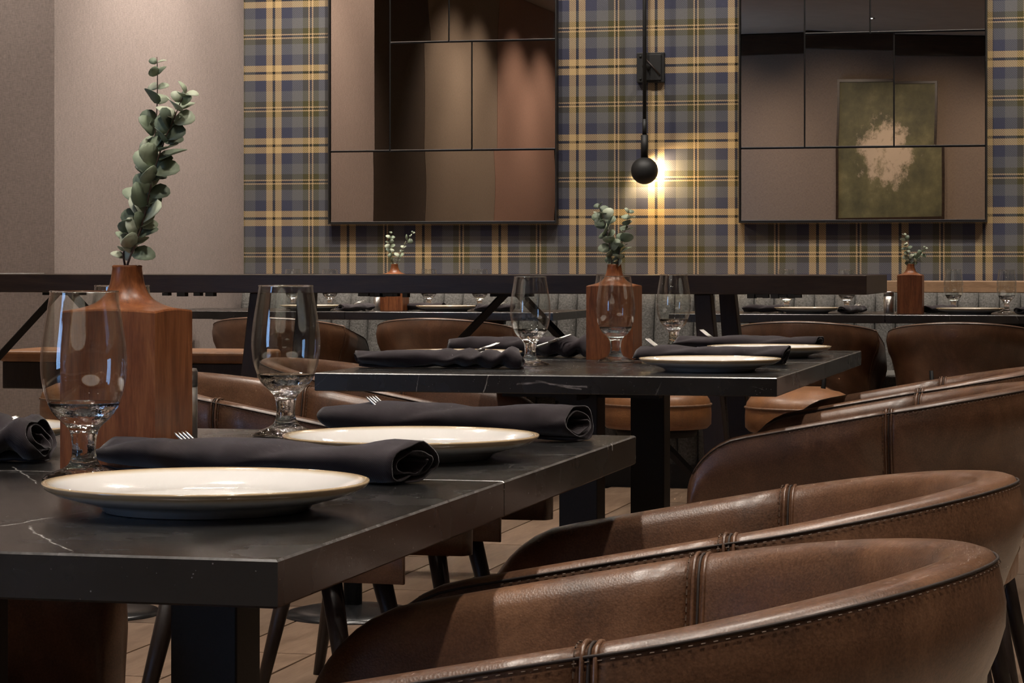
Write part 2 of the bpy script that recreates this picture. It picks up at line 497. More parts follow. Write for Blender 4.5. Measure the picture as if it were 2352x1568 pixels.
def glass_mats():
    m, nt, b = nmat('clear_thin_glass')
    nt.nodes.remove(b)
    out = [n for n in nt.nodes if n.type == 'OUTPUT_MATERIAL'][0]
    tr = nt.nodes.new('ShaderNodeBsdfTransparent'); tr.inputs[0].default_value = (0.95, 0.96, 0.955, 1)
    gl = nt.nodes.new('ShaderNodeBsdfGlossy'); gl.inputs['Roughness'].default_value = 0.01; gl.inputs[0].default_value = (1, 1, 1, 1)
    lw = nt.nodes.new('ShaderNodeLayerWeight'); lw.inputs[0].default_value = 0.5
    fre = math_(nt, 'MULTIPLY_ADD', math_(nt, 'POWER', lw.outputs['Facing'], 4.0), 0.80, 0.055)
    nb = nt.nodes.new('ShaderNodeBump'); nb.inputs['Strength'].default_value = 0.08; nb.inputs['Distance'].default_value = 0.002
    tc = nt.nodes.new('ShaderNodeTexCoord')
    L(nt, noise_(nt, tc.outputs['Object'], 40, 2), nb.inputs['Height'])
    L(nt, nb.outputs[0], gl.inputs['Normal'])
    mx = nt.nodes.new('ShaderNodeMixShader')
    L(nt, fre, mx.inputs[0])
    L(nt, tr.outputs[0], mx.inputs[1]); L(nt, gl.outputs[0], mx.inputs[2])
    L(nt, mx.outputs[0], out.inputs[0])
    m2, nt2, b2 = nmat('clear_solid_glass')
    b2.inputs['Base Color'].default_value = (0.98, 0.99, 0.985, 1)
    b2.inputs['Transmission Weight'].default_value = 1.0
    b2.inputs['Roughness'].default_value = 0.0
    b2.inputs['IOR'].default_value = 1.5
    tc2 = nt2.nodes.new('ShaderNodeTexCoord')
    bump(nt2, b2, noise_(nt2, tc2.outputs['Object'], 120, 2), 0.28, 0.003)
    return m, m2
M['thin_glass'], M['solid_glass'] = glass_mats()

def leaf_mat():
    m, nt, b = nmat('eucalyptus_leaf')
    oi = nt.nodes.new('ShaderNodeObjectInfo')
    c = ramp(nt, oi.outputs['Random'], [(0.0, (0.085, 0.11, 0.075)), (0.35, (0.20, 0.25, 0.16)), (0.7, (0.37, 0.42, 0.29)), (1.0, (0.58, 0.60, 0.46))])
    n = noise_(nt, objco(nt), 120, 3)
    c = mixc(nt, 0.3, c, ramp(nt, n, [(0.3, (0.07, 0.10, 0.075)), (0.7, (0.32, 0.37, 0.28))]))
    L(nt, c, b.inputs['Base Color'])
    b.inputs['Roughness'].default_value = 0.55
    b.inputs['Specular IOR Level'].default_value = 0.35
    return m
M['leaf'] = leaf_mat()

def mirror_mat():
    m, nt, b = nmat('bronze_tinted_mirror')
    g = nt.nodes.new('ShaderNodeNewGeometry')
    n = noise_(nt, g.outputs['Position'], 1.3, 2)
    L(nt, ramp(nt, n, [(0.3, (0.50, 0.43, 0.37)), (0.7, (0.55, 0.47, 0.41))]), b.inputs['Base Color'])
    b.inputs['Metallic'].default_value = 1.0
    b.inputs['Roughness'].default_value = 0.004
    return m
M['mirror'] = mirror_mat()
M['mirror_frame'] = plain('black_mirror_frame', (0.010, 0.009, 0.008), 0.4)

def plank_mat():
    m, nt, b = nmat('wood_floor_plank')
    oi = nt.nodes.new('ShaderNodeObjectInfo')
    co = objco(nt)
    n = noise_(nt, mapping(nt, co, (9, 1.1, 1)), 2.4, 6, 0.6, 1.0)
    f = noise_(nt, mapping(nt, co, (90, 6, 1)), 2.0, 3, 0.6)
    c = ramp(nt, n, [(0.3, (0.13, 0.082, 0.052)), (0.5, (0.20, 0.13, 0.085)), (0.72, (0.27, 0.185, 0.125))])
    c = mixc(nt, 0.3, c, ramp(nt, f, [(0.35, (0.11, 0.07, 0.044)), (0.65, (0.27, 0.185, 0.125))]))
    tone = ramp(nt, oi.outputs['Random'], [(0.0, (0.72, 0.72, 0.72)), (1.0, (1.05, 1.02, 1.0))])
    c = mixc(nt, 1.0, c, tone, 'MULTIPLY')
    L(nt, c, b.inputs['Base Color'])
    b.inputs['Roughness'].default_value = 0.42
    bump(nt, b, f, 0.1, 0.0006)
    return m
M['plank'] = plank_mat()
M['grout'] = plain('pale_floor_joint', (0.34, 0.27, 0.20), 0.8)

def emit(name, col, s):
    m, nt, b = nmat(name)
    b.inputs['Base Color'].default_value = (0.02, 0.02, 0.02, 1)
    b.inputs['Emission Color'].default_value = (*col, 1)
    b.inputs['Emission Strength'].default_value = s
    return m
M['lens'] = emit('downlight_lens', WARM, 70.0)
M['lens'].cycles.emission_sampling = 'NONE'
M['sconce_lens'] = emit('sconce_lens', (1, 0.72, 0.38), 6.0)
M['sconce_lens'].cycles.emission_sampling = 'NONE'
M['daylight'] = emit('daylight_window_pane', (0.32, 0.56, 1.0), 6.0)

def painting_mat():
    m, nt, b = nmat('abstract_canvas_paint')
    tc = nt.nodes.new('ShaderNodeTexCoord'); co = tc.outputs['Object']
    base = ramp(nt, noise_(nt, co, 4, 6, 0.7), [(0.3, (0.040, 0.038, 0.014)), (0.55, (0.11, 0.10, 0.038)), (0.75, (0.19, 0.165, 0.075))])
    s = nt.nodes.new('ShaderNodeSeparateXYZ'); L(nt, co, s.inputs[0])
    dx = math_(nt, 'DIVIDE', math_(nt, 'ADD', s.outputs[0], 0.03), 0.34)
    dz = math_(nt, 'DIVIDE', math_(nt, 'ADD', s.outputs[2], 0.05), 0.42)
    rr = math_(nt, 'ADD', math_(nt, 'MULTIPLY', dx, dx), math_(nt, 'MULTIPLY', dz, dz))
    rr = math_(nt, 'ADD', rr, math_(nt, 'MULTIPLY_ADD', noise_(nt, co, 7, 6, 0.75), 3.2, -1.6))
    k = ramp(nt, rr, [(0.35, (0.85, 0.85, 0.85)), (0.85, (0, 0, 0))])
    c = mixc(nt, k, base, (0.52, 0.40, 0.28))
    L(nt, c, b.inputs['Base Color'])
    b.inputs['Roughness'].default_value = 0.6
    return m
M['painting'] = painting_mat()

# ------------------------------------------------------------------ the setting
X0, X1, Y0, Y1 = -5.2, 3.0, -3.0, 11.0
fl = struct(MB().box(((X0 + X1) / 2, (Y0 + Y1) / 2, -0.055), (X1 - X0 + .4, Y1 - Y0 + .4, 0.10)).build('floor', M['grout']))
PW, PL = 0.2213, 1.20
pm = MB().box((0, 0, 0), (PW - 0.007, PL - 0.007, 0.012)).mesh('plank'); pm.materials.append(M['plank'])
random.seed(5)
for i in range(-6, 11):
    xc = -2.362 + PW * (i + 0.5) + 0.0
    off = (0.0, 0.4, 0.8)[i % 3]
    for j in range(9):
        yc = 0.55 + off + PL * (j + 0.5)
        if yc + PL / 2 > 11.0: continue
        o = link(bpy.data.objects.new('plank', pm), fl)
        o.location = (xc, yc, -0.004)
struct(MB().box(((X0 + X1) / 2, (Y0 + Y1) / 2, CEIL + 0.05), (X1 - X0 + .4, Y1 - Y0 + .4, 0.10)).build('ceiling', M['ceiling']))
struct(MB().box(((X0 + X1) / 2, Y1 + 0.05, CEIL / 2), (X1 - X0 + .4, 0.10, CEIL)).build('wall_back', M['tartan']))
struct(MB().box(((X0 + X1) / 2, Y0 - 0.05, CEIL / 2), (X1 - X0 + .4, 0.10, CEIL)).build('wall_front', M['linen_back']))
struct(MB().box((X1 + 0.05, (Y0 + Y1) / 2, CEIL / 2), (0.10, Y1 - Y0, CEIL)).build('wall_right', M['linen_back']))
# the fabric return wall that stands out from the left wall
struct(MB().box(((X0 - 4.009) / 2, (8.892 + 11.0) / 2, CEIL / 2), (-4.009 - X0, 11.0 - 8.892, CEIL - 0.002)).build('wall_return', M['linen']))
wl = struct(MB().box((X0 - 0.07, (Y0 + Y1) / 2, CEIL / 2), (0.10, Y1 - Y0, CEIL)).build('wall_left', M['linen']))
for (ya, yb, mm) in ((5.36, 8.89, 'linen'), (3.66, 5.35, 'linen_dark'), (1.45, 3.65, 'linen_olive'), (-0.95, 1.44, 'linen_rose')):
    MB().box((X0 - 0.01, (ya + yb) / 2, CEIL / 2), (0.03, yb - ya, CEIL - 0.01)).build('wall_panel', M[mm], wl)
struct(MB().box(((X0 + X1) / 2, Y0 + 0.03, CEIL - 0.11), (X1 - X0, 0.06, 0.20)).build('trim_1', M['barwood']))
struct(MB().box((2.92, 4.0, 2.76), (0.16, 13.8, 0.05)).build('trim_2', M['barwood']))  # unseen ledge added to carry the fill strip
# windows on the left wall, behind the camera
for k, yc in enumerate((-1.25, -2.05)):
    w = struct(empty('window_%d' % (k + 1), (X0, yc, 1.35)))
    MB().box((0, 0, 0), (0.02, 0.52, 2.0)).build('pane', M['daylight'], w)
    fr = MB()
    for s in (-1, 1):
        fr.box((0.015, s * 0.285, 0), (0.05, 0.05, 2.1)); fr.box((0.015, 0, s * 1.025), (0.05, 0.52, 0.05))
    fr.build('window_frame', M['blacksteel'], w)

# recessed downlights
dl = empty('ceiling_downlight', (0, 0, CEIL))
MB().lathe([(0.040, -0.002), (0.055, -0.006), (0.062, -0.004), (0.062, 0.0)], 20).build('trim_ring', M['blacksteel'], dl)
MB().lathe([(0.0, -0.003), (0.042, -0.003)], 20).build('lens', M['lens'], dl)
tag(dl, 'small round recessed ceiling downlight reflected in the glassware', 'downlight', 'ceiling downlights')
for i, (x, y, w, c) in enumerate(DOWN):
    o = dl if i == 0 else dup(dl)
    o.location = (x, y, CEIL)

# ------------------------------------------------------------------ mirrors and sconce on the tartan wall
def mirror_wall(name, label, x0, x1, z0, z1, panels, seed):
    root = empty(name, (x0, Y1, z0))
    tag(root, label, 'mirror', 'patchwork wall mirrors')
    rnd = random.Random(seed)
    W, Hh = x1 - x0, z1 - z0
    MB().box((W / 2, -0.011, Hh / 2), (W, 0.02, Hh)).build('backing', M['mirror_frame'], root)
    fr = MB()
    t = 0.006
    fr.box((-t / 2, -0.022, Hh / 2), (t, 0.044, Hh + 2 * t)); fr.box((W + t / 2, -0.022, Hh / 2), (t, 0.044, Hh + 2 * t))
    fr.box((W / 2, -0.022, -t / 2), (W, 0.044, t)); fr.box((W / 2, -0.022, Hh + t / 2), (W, 0.044, t))
    fr.build('frame', M['mirror_frame'], root)
    for (a, b, c, d) in panels:
        a -= x0; b -= x0; c -= z0; d -= z0
        g = 0.0035
        a += g; b -= g; c += g; d -= g
        n = 12
        tx, tz = rnd.uniform(-.0016, .0016), rnd.uniform(-.0016, .0016)
        bx, bz = rnd.uniform(-.0030, .0030), rnd.uniform(-.0030, .0030)
        vs = []; fs = []
        for j in range(n + 1):
            for i in range(n + 1):
                u, v = i / n, j / n
                x = a + (b - a) * u; z = c + (d - c) * v
                dy = tx * (x - (a + b) / 2) + tz * (z - (c + d) / 2) + bx * (b - a) * (u - .5) ** 2 + bz * (d - c) * (v - .5) ** 2 + bx * 2 * (b - a) * (u - .5) * (v - .5) ** 2
                vs.append((x, -0.030 + dy, z))
        for j in range(n):
            for i in range(n):
                q = j * (n + 1) + i
                fs.append((q, q + 1, q + n + 2, q + n + 1))
        mb = MB().add(vs, fs, 0, True)
        # thickness behind the face
        mb.box(((a + b) / 2, -0.0245, (c + d) / 2), (b - a, 0.008, d - c), 1)
        mb.build('mirror_panel', [M['mirror'], M['mirror_frame']], root, fixn=False)
        # polished bevel strips on the lower edge and right edge
        MB().box(((a + b) / 2, -0.031, c + 0.0015), (b - a, 0.004, 0.003)).build('bevel_edge', M['steel'], root)
    return root
mirror_wall('wall_mirror', 'bronze patchwork mirror beside the grey fabric wall, left of the sconce', -3.578, -2.514, 1.131, 2.55,
            [(-3.578, -3.291, 1.458, 2.55), (-3.291, -3.012, 1.951, 2.55), (-3.012, -2.514, 1.951, 2.55), (-3.291, -2.904, 1.458, 1.951),
             (-2.904, -2.514, 1.458, 1.951), (-3.578, -2.514, 1.131, 1.458)], 3)
mirror_wall('wall_mirror', 'bronze patchwork mirror right of the sconce, reflecting an olive painting', -1.678, -0.612, 1.130, 2.55,
            [(-1.678, -1.394, 1.452, 2.55), (-1.394, -1.108, 1.950, 2.55), (-1.108, -0.612, 1.950, 2.55), (-1.394, -1.005, 1.452, 1.950),
             (-1.005, -0.612, 1.452, 1.950), (-1.678, -0.612, 1.130, 1.452)], 11)

sq = empty('wall_sconce', (-2.083, Y1, 1.818))
tag(sq, 'black rod wall sconce with a round ball shade glowing on the tartan wall', 'sconce')
MB().box((0, -0.012, 0), (0.125, 0.024, 0.134)).build('back_plate', M['blacksteel'], sq, bevel=0.003)
inner = MB().box((0.012, -0.028, 0.0), (0.075, 0.010, 0.115)).build('cover_plate', M['blacksteel'], sq, bevel=0.002)
MB().tube([(-0.02, -0.036, 0.04), (0.045, -0.036, -0.035)], 0.004, 6).build('diagonal_bar', M['darkleg'], inner)
for (a, c) in ((-0.045, 0.05), (0.045, 0.05), (-0.045, -0.05), (0.045, -0.05)):
    MB().lathe([(0.0, 0.005), (0.005, 0.004), (0.006, 0.0)], 10, M=Matrix.Translation((a, -0.024, c)) @ Matrix.Rotation(math.pi / 2, 4, 'X')).build('screw', M['blacksteel'], sq)
MB().tube([(-0.008, -0.02, 0.0), (-0.008, -0.12, 0.0)], 0.012, 10).build('arm', M['blacksteel'], sq)
MB().tube([(-0.008, -0.12, 0.75), (-0.008, -0.12, -0.235)], 0.0085, 12).build('rod', M['blacksteel'], sq)
MB().tube([(-0.008, -0.12, -0.235), (-0.008, -0.12, -0.31)], 0.010, 12).build('rod_sleeve', M['blacksteel'], sq)
MB().tube([(-0.008, -0.12, -0.305), (-0.008, -0.12, -0.405)], 0.0165, 14).build('socket', M['blacksteel'], sq)
sh = MB()
sh.lathe([(0.0601 * math.sin(math.pi * i / 20), -0.0601 * math.cos(math.pi * i / 20)) for i in range(21)], 32,
         M=Matrix.Translation((-0.008, -0.12, -0.463)))
sh.build('ball_shade', M['blacksteel'], sq)
MB().lathe([(0.0, 0.002), (0.022, 0.0)], 20, M=Matrix.Translation((-0.008, -0.0575, -0.463)) @ Matrix.Rotation(-math.pi / 2, 4, 'X')).build('lens', M['sconce_lens'], sq)
spot('sconce_beam', (-2.083 - 0.008 + 0.012, Y1 - 0.048, 1.818 - 0.468), (-2.06, Y1, 1.818 - 0.49), 9.0, 174, 0.3, 0.015, (1.0, 0.72, 0.36))

pt = empty('framed_painting', (-2.35, Y0 + 0.02, 2.09))
tag(pt, 'large olive abstract canvas in a thin dark frame, seen in the right mirror', 'painting')
MB().box((0, 0, 0), (1.02, 0.03, 1.34)).build('canvas', M['painting'], pt)
fr = MB()
for s in (-1, 1):
    fr.box((s * 0.522, 0.005, 0), (0.024, 0.05, 1.39)); fr.box((0, 0.005, s * 0.682), (1.02, 0.05, 0.024))
fr.build('picture_frame', M['barwood'], pt)

# ------------------------------------------------------------------ banquette along the back wall
bq = empty('banquette', (-3.9, 10.3, 0))
tag(bq, 'long grey channel-tufted banquette with an oak cap along the tartan wall', 'banquette')
BX0, BX1 = -3.96, 1.4
MB().box(((BX0 + BX1) / 2 + 3.9, 0.38, 0.05), (BX1 - BX0, 0.60, 0.10)).build('plinth', M['underside'], bq)
MB().box(((BX0 + BX1) / 2 + 3.9, 0.40, 0.25), (BX1 - BX0 - 0.02, 0.56, 0.30)).build('seat_base', M['boucle'], bq)
MB().box(((BX0 + BX1) / 2 + 3.9, 0.25, 0.44), (BX1 - BX0, 0.54, 0.10)).build('seat', M['boucle'], bq, bevel=0.03, seg=4)
MB().box(((BX0 + BX1) / 2 + 3.9, 0.62, 0.845), (BX1 - BX0, 0.14, 0.052)).build('oak_cap', M['railwood'], bq, bevel=0.004)
def channel(w, h, d, tilt):
    mb = MB(); vs = []; fs = []
    n = 8; m = 5
    for j in range(m + 1):
        v = j / m
        for i in range(n + 1):
            a = math.pi * i / n
            x = -w / 2 * math.cos(a)
            k = 1 - 0.35 * max(0, (v - 0.85) / 0.15) ** 2
            y = -d * math.sin(a) ** 0.7 * k + tilt * v
            vs.append((x, y, h * v))
    for j in range(m):
        for i in range(n):
            q = j * (n + 1) + i
            fs.append((q, q + 1, q + n + 2, q + n + 1))
    fs.append(tuple(m * (n + 1) + i for i in range(n + 1)))
    mb.add(vs, fs, 0, True)
    return mb
cw = 0.0875
c1 = channel(cw, 0.36, 0.035, 0.07).mesh('back_channel'); c1.materials.append(M['boucle'])
c2 = channel(cw, 0.30, 0.030, 0.0).mesh('front_channel'); c2.materials.append(M['boucle'])
n = int((BX1 - BX0) / cw)
for i in range(n):
    o = link(bpy.data.objects.new('back_channel', c1), bq); o.location = (BX0 + 3.9 + cw * (i + .5), 0.48, 0.46)
    o = link(bpy.data.objects.new('front_channel', c2), bq); o.location = (BX0 + 3.9 + cw * (i + .5), 0.12, 0.10)

# ------------------------------------------------------------------ tub chairs
W_, XB, XF, ZB, DROP, PP, EE = 0.252, 0.232, 0.350, 0.735, 0.091, 1.09, 1.70
def rim_path():
    cols = []
    def arm(s):
        xs = []
        x = XF
        k = [0, .003, .008, .014, .022, .032, .045, .06, .08, .105, .135, .17, .21, .25, .29, XF]
        return [(XF - q, s * W_) for q in k]
    a = arm(1)
    th = [math.pi * i / 44 for i in range(1, 44)]
    mid = []
    for t in th:
        c, s = math.cos(t), math.sin(t)
        mid.append((-XB * abs(s) ** (2 / EE), W_ * math.copysign(abs(c) ** (2 / EE), c)))
    b = arm(-1)[::-1]
    return a, mid, b
def zrim(x):
    t = max(0.0, (x + XB) / (0.277 + XB))
    z = ZB - DROP * t ** PP
    r = 0.095
    if x > XF - r:
        q = min(1.0, (x - (XF - r)) / r)
        z -= r * (1 - math.sqrt(max(0.0, 1 - q * q)))
    return z
def zbot(x):
    t = min(1, max(0, (x + 0.20) / 0.20))
    return 0.500 + (0.368 - 0.500) * t
def outer_off(h):
    b = 0.008 * math.sin(math.pi * min(1.0, max(0.0, h - 0.006) / 0.10)) if h < 0.106 else 0.0
    return 0.020 + b - 0.24 * max(0.0, min(h, 0.16) - 0.045) - 0.06 * max(0.0, h - 0.16)
def section(x, hscale=1.0):
    zr, zb = zrim(x), zbot(x)
    H = zr - zb
    g = 1.0
    if x > XF - 0.014:
        q = (x - (XF - 0.014)) / 0.014
        g = max(0.25, math.sqrt(max(0, 1 - q * q)))
    pts = []
    hs = [1.0, .82, .66, .52, .40, .31, .23]
    for f in hs:
        h = max(0.045, H * f); pts.append((outer_off(h), h))
    pts += [(outer_off(0.036), 0.036), (outer_off(0.022), 0.022), (outer_off(0.012), 0.012), (0.0200, 0.006), (0.0165, 0.0012), (0.010, -0.0008), (0.0, -0.0012), (-0.010, 0.0005), (-0.0175, 0.005), (-0.0235, 0.014), (-0.027, 0.028)]
    for f in hs[::-1]:
        h = max(0.045, H * f); pts.append((0.020 - 0.25 * max(0.0, min(h, 0.14) - 0.03) - 0.06 * max(0.0, h - 0.14) - 0.048 + 0.016 * min(1, max(0, h - .08) / .1), h))
    mid = -0.008
    return [(mid + (o - mid) * g, zr - h) for o, h in pts]

def chair_proto():
    root = empty('tub_chair')
    a, mid, b = rim_path()
    cols = a + mid + b
    K = len(cols)
    nrm = []
    for i in range(K):
        p = Vector(cols[max(i - 1, 0)]); q = Vector(cols[min(i + 1, K - 1)])
        t = (q - p).normalized()
        nrm.append(Vector((-t.y, t.x)) * -1)
    # outward: away from the chair's middle
    for i in range(K):
        if nrm[i].dot(Vector((cols[i][0] - 0.1, cols[i][1]))) < 0: nrm[i] = -nrm[i]
    def pt(i, o, z):
        return (cols[i][0] + nrm[i].x * o, cols[i][1] + nrm[i].y * o, z)
    secs = [section(c[0]) for c in cols]
    na, nm = len(a), len(mid)
    def panel(name, i0, i1, end0, end1):
        vs = []; fs = []
        m = len(secs[0])
        for i in range(i0, i1 + 1):
            for (o, z) in secs[i]: vs.append(pt(i, o, z))
        for i in range(i1 - i0):
            for k in range(m):
                k2 = (k + 1) % m
                fs.append((i * m + k, i * m + k2, (i + 1) * m + k2, (i + 1) * m + k))
        fs.append(tuple(range(m))); fs.append(tuple((i1 - i0) * m + k for k in range(m))[::-1])
        mb = MB().add(vs, fs, 0, True)
        return mb.build(name, M['leather'], root)
    s0 = na - 1; s1 = na + nm
    panel('armrest', 0, s0, 1, 0)
    panel('backrest', s0, s1, 0, 0)
    panel('armrest', s1, K - 1, 0, 1)
    # groove shade drawn as a dark tube, and stitching, along the outer top edge
    line = [pt(i, 0.0205, zrim(cols[i][0]) - 0.0045) for i in range(3, K - 3)]
    MB().tube(line, 0.0012, 6).build('piping', M['groove'], root)
    line2 = [pt(i, 0.0085, zrim(cols[i][0]) + 0.0002) for i in range(4, K - 4)]
    def dashes(mb, line, step, ln, rad):
        pts = [Vector(p) for p in line]
        acc = 0.0; nxt = 0.0
        for i in range(len(pts) - 1):
            d = (pts[i + 1] - pts[i]); l = d.length
            if l < 1e-6: continue
            d /= l
            while nxt < acc + l:
                p = pts[i] + d * (nxt - acc)
                mb.tube([p - d * ln / 2, p + d * ln / 2], rad, 4, smooth=False)
                nxt += step
            acc += l
    st = MB()
    dashes(st, line2, 0.0065, 0.0045, 0.00055)
    dashes(st, [pt(i, 0.0222, zrim(cols[i][0]) - 0.0075) for i in range(4, K - 4)], 0.0085, 0.0030, 0.0005)
    # seams between backrest and armrests
    for s in (s0, s1):
        sec = secs[s]
        ln = [pt(s, o + (0.0004 if k < 12 else -0.0004), z) for k, (o, z) in enumerate(sec)]
        for dx in (-0.0045, 0.0045):
            MB().tube([(p[0] + dx, p[1], p[2] + (0.0012 if 10 < k < 16 else 0)) for k, p in enumerate(ln)], 0.0019, 6).build('seam_welt', M['leather'], root)
        MB().tube([(p[0], p[1], p[2] + (0.0008 if 10 < k < 16 else 0)) for k, p in enumerate(ln)], 0.0012, 6).build('seam_groove', M['groove'], root)
        dashes(st, [(p[0] + 0.0095, p[1] + (0.0005 if p[1] > 0 else -0.0005), p[2] + 0.001) for p in ln], 0.0072, 0.0045, 0.0007)
    tag(st.build('stitching', M['stitch'], root), kind='stuff')
    # seat cushion
    def ring(k, z, n=44):
        out = []
        for i in range(n):
            t = 2 * math.pi * i / n
            c, s = math.cos(t), math.sin(t)
            e = 3.0
            x = 0.035 + 0.232 * k * math.copysign(abs(c) ** (2 / e), c)
            y = 0.196 * k * math.copysign(abs(s) ** (2 / e), s)
            out.append((x, y, z))
        return out
    def loft(rings, cap=True):
        n = len(rings[0]); vs = [p for r in rings for p in r]; fs = []
        for j in range(len(rings) - 1):
            for i in range(n):
                fs.append((j * n + i, j * n + (i + 1) % n, (j + 1) * n + (i + 1) % n, (j + 1) * n + i))
        if cap:
            fs.append(tuple(range(n))[::-1]); fs.append(tuple((len(rings) - 1) * n + i for i in range(n)))
        return MB().add(vs, fs, 0, True)
    seat = loft([ring(.95, .385), ring(1.0, .395), ring(1.0, .435), ring(.985, .452), ring(.94, .466), ring(.8, .474), ring(.5, .480), ring(.15, .482)])
    seat = seat.build('seat', M['seat_leather'], root)
    MB().tube(ring(1.004, .437) + ring(1.004, .437)[:1], 0.0028, 6, cap=False).build('seat_piping', M['piping'], seat)
    loft([ring(.9, .362), ring(.92, .385)]).build('seat_frame', M['underside'], root)
    # the shell's lower bucket that carries the back
    for s in (-1, 1):
        MB().tube([(-0.165, s * 0.09, 0.37), (-0.19, s * 0.095, 0.46), (-0.19, s * 0.10, 0.56)], 0.009, 8).build('back_support', M['blacksteel'], root)
    for sx in (-1, 1):
        for sy in (-1, 1):
            MB().tube([(0.03 + sx * 0.15, sy * 0.145, 0.37), (0.03 + sx * 0.225, sy * 0.205, 0.0)], [0.021, 0.0115], 12).build('leg', M['darkleg'], root)
    return root

ch0 = chair_proto()
CH = [
    ((-0.347, 1.849), math.pi + 0.026, 'worn brown leather tub chair nearest the camera, at the front table'),
    ((-0.361, 2.516), math.pi + 0.025, 'brown leather tub chair just behind the nearest one at the front table'),
    ((-0.394, 4.526), math.pi - 0.018, 'brown leather tub chair at the near right end of the middle table'),
    ((-0.400, 5.240), math.pi - 0.018, 'brown leather tub chair at the far right end of the middle table'),
    ((-1.62, 4.56), 0.0, 'brown leather tub chair left of the middle table, seen behind the front goblets'),
    ((-1.62, 5.27), 0.0, 'second brown tub chair left of the middle table, partly under its top'),
    ((-1.50, 2.50), 0.0, 'shadowed brown tub chair under the left side of the front table'),
    ((-3.318, 9.52), math.pi / 2, 'brown tub chair with its back to us at the far left banquette table'),
    ((-2.63, 9.52), math.pi / 2, 'brown tub chair with its back to us behind the diagonal brace of the high table'),
    ((-1.19, 9.33), math.pi / 2, 'brown tub chair with its back to us, right of the high table leg'),
    ((-0.60, 9.30), math.pi / 2, 'rightmost brown tub chair with its back to us at the banquette'),
]
for i, (p, r, lab) in enumerate(CH):
    o = ch0 if i == 0 else dup(ch0)
    o.location = (p[0], p[1], 0); o.rotation_euler = (0, 0, r)
    tag(o, lab, 'chair', 'brown leather tub chairs')

# ------------------------------------------------------------------ marble tables
TT, TK = 0.75, 0.0325
def table(x0, x1, y0, y1, label, post=True, group='black marble tables'):
    cx, cy = (x0 + x1) / 2, (y0 + y1) / 2
    root = empty('marble_table', (cx, cy, 0))
    tag(root, label, 'table', group)
    w, d = x1 - x0, y1 - y0
    b = 0.0016
    vs = []; 
    for (z, ins) in ((TT - TK, b), (TT - TK + b, 0), (TT - b, 0), (TT, b)):
        vs += [(-w / 2 + ins, -d / 2 + ins, z), (w / 2 - ins, -d / 2 + ins, z), (w / 2 - ins, d / 2 - ins, z), (-w / 2 + ins, d / 2 - ins, z)]
    fs = [(3, 2, 1, 0), (12, 13, 14, 15)]; mb = MB(); 
    mb.add(vs, fs, 0)
    def ringf(a, c, mi):
        for i in range(4):
            j = (i + 1) % 4
            mb.f.append([a + i, a + j, c + j, c + i]); mb.m.append(mi); mb.s.append(False)
    ringf(0, 4, 0); ringf(4, 8, 0); ringf(8, 12, 1)
    mb.build('table_top', [M['marble'], M['marble_edge']], root, fixn=False)
    pw = 0.073
    MB().box((0, 0, (TT - TK) / 2), (pw, pw, TT - TK)).build('post', M['blacksteel'], root, bevel=0.002)
    br = MB()
    z = TT - TK - 0.004
    vs = [(-.20, -.17, z + .004), (.20, -.17, z + .004), (.20, .17, z + .004), (-.20, .17, z + .004), (-.20, -.17, z), (.20, -.17, z), (.20, .17, z), (-.20, .17, z)]
    br.box((0, 0, z + .001), (0.40, 0.34, 0.006))
    br.box((0, 0, z - .010), (0.30, 0.04, 0.018)); br.box((0, 0, z - .010), (0.04, 0.28, 0.018))
    br.build('top_bracket', M['blacksteel'], root)
    MB().box((0, 0, 0.006), (0.44, 0.44, 0.012)).build('base_plate', M['blacksteel'], root, bevel=0.003)
    return root
table(-1.326, -0.546, 1.563, 2.1745, 'black veined marble table nearest the camera')
table(-1.326, -0.546, 2.1765, 2.789, 'black marble table with a chipped edge, pushed behind the nearest one')
table(-1.417, -0.588, 4.255, 4.9395, 'near half of the middle black marble table, with a pale vein on its front edge')
table(-1.417, -0.588, 4.9405, 5.625, 'far half of the middle black marble table')
table(-3.96, -3.096, 9.68, 10.36, 'far left black banquette table beside the grey fabric wall')
table(-3.094, -2.23, 9.68, 10.36, 'black banquette table behind the diagonal braces of the high table')
table(-1.745, -0.913, 9.58, 10.26, 'black banquette table right of the high table leg')
table(-0.911, -0.08, 9.58, 10.26, 'rightmost black banquette table, holding the small wooden vase')

# ------------------------------------------------------------------ high bar tables
ht = empty('high_table', (-2.5, 7.3, 0))
tag(ht, 'long dark wood high table with diagonal steel braces crossing behind the dining tables', 'table')
MB().box((2.5 + (-4.3 - 0.717) / 2, 0, 0.885), (4.3 - 0.717, 0.60, 0.054)).build('table_top', M['barwood'], ht, bevel=0.002)
for (xl, s) in ((-1.185, 1), (-2.52, -1), (-3.80, -1)):
    for yy in (-0.24, 0.20):
        vs = []
        for (x, z, a) in ((xl, 0.858, 0.024), (xl + s * 0.075, 0.0, 0.040)):
            yc = yy if z > 0.5 else yy * 1.1
            for dx, dy in ((-1, -1), (1, -1), (1, 1), (-1, 1)):
                vs.append((2.5 + x + dx * a, yc + dy * 0.030, z))
        MB().add(vs, [(0, 1, 5, 4), (1, 2, 6, 5), (2, 3, 7, 6), (3, 0, 4, 7), (3, 2, 1, 0), (4, 5, 6, 7)]).build('leg', M['darkleg'], ht, bevel=0.003)
for xa in (-1.77, -3.19):
    for s in (-1, 1):
        MB().tube([(2.5 + xa + s * 0.015, -0.15, 0.862), (2.5 + xa + s * 0.61, -0.15, 0.262)], 0.0135, 4, smooth=False).build('diagonal_brace', M['blacksteel'], ht)
    MB().box((2.5 + xa, -0.15, 0.853), (0.12, 0.06, 0.010)).build('brace_plate', M['blacksteel'], ht)
rnd = random.Random(4)
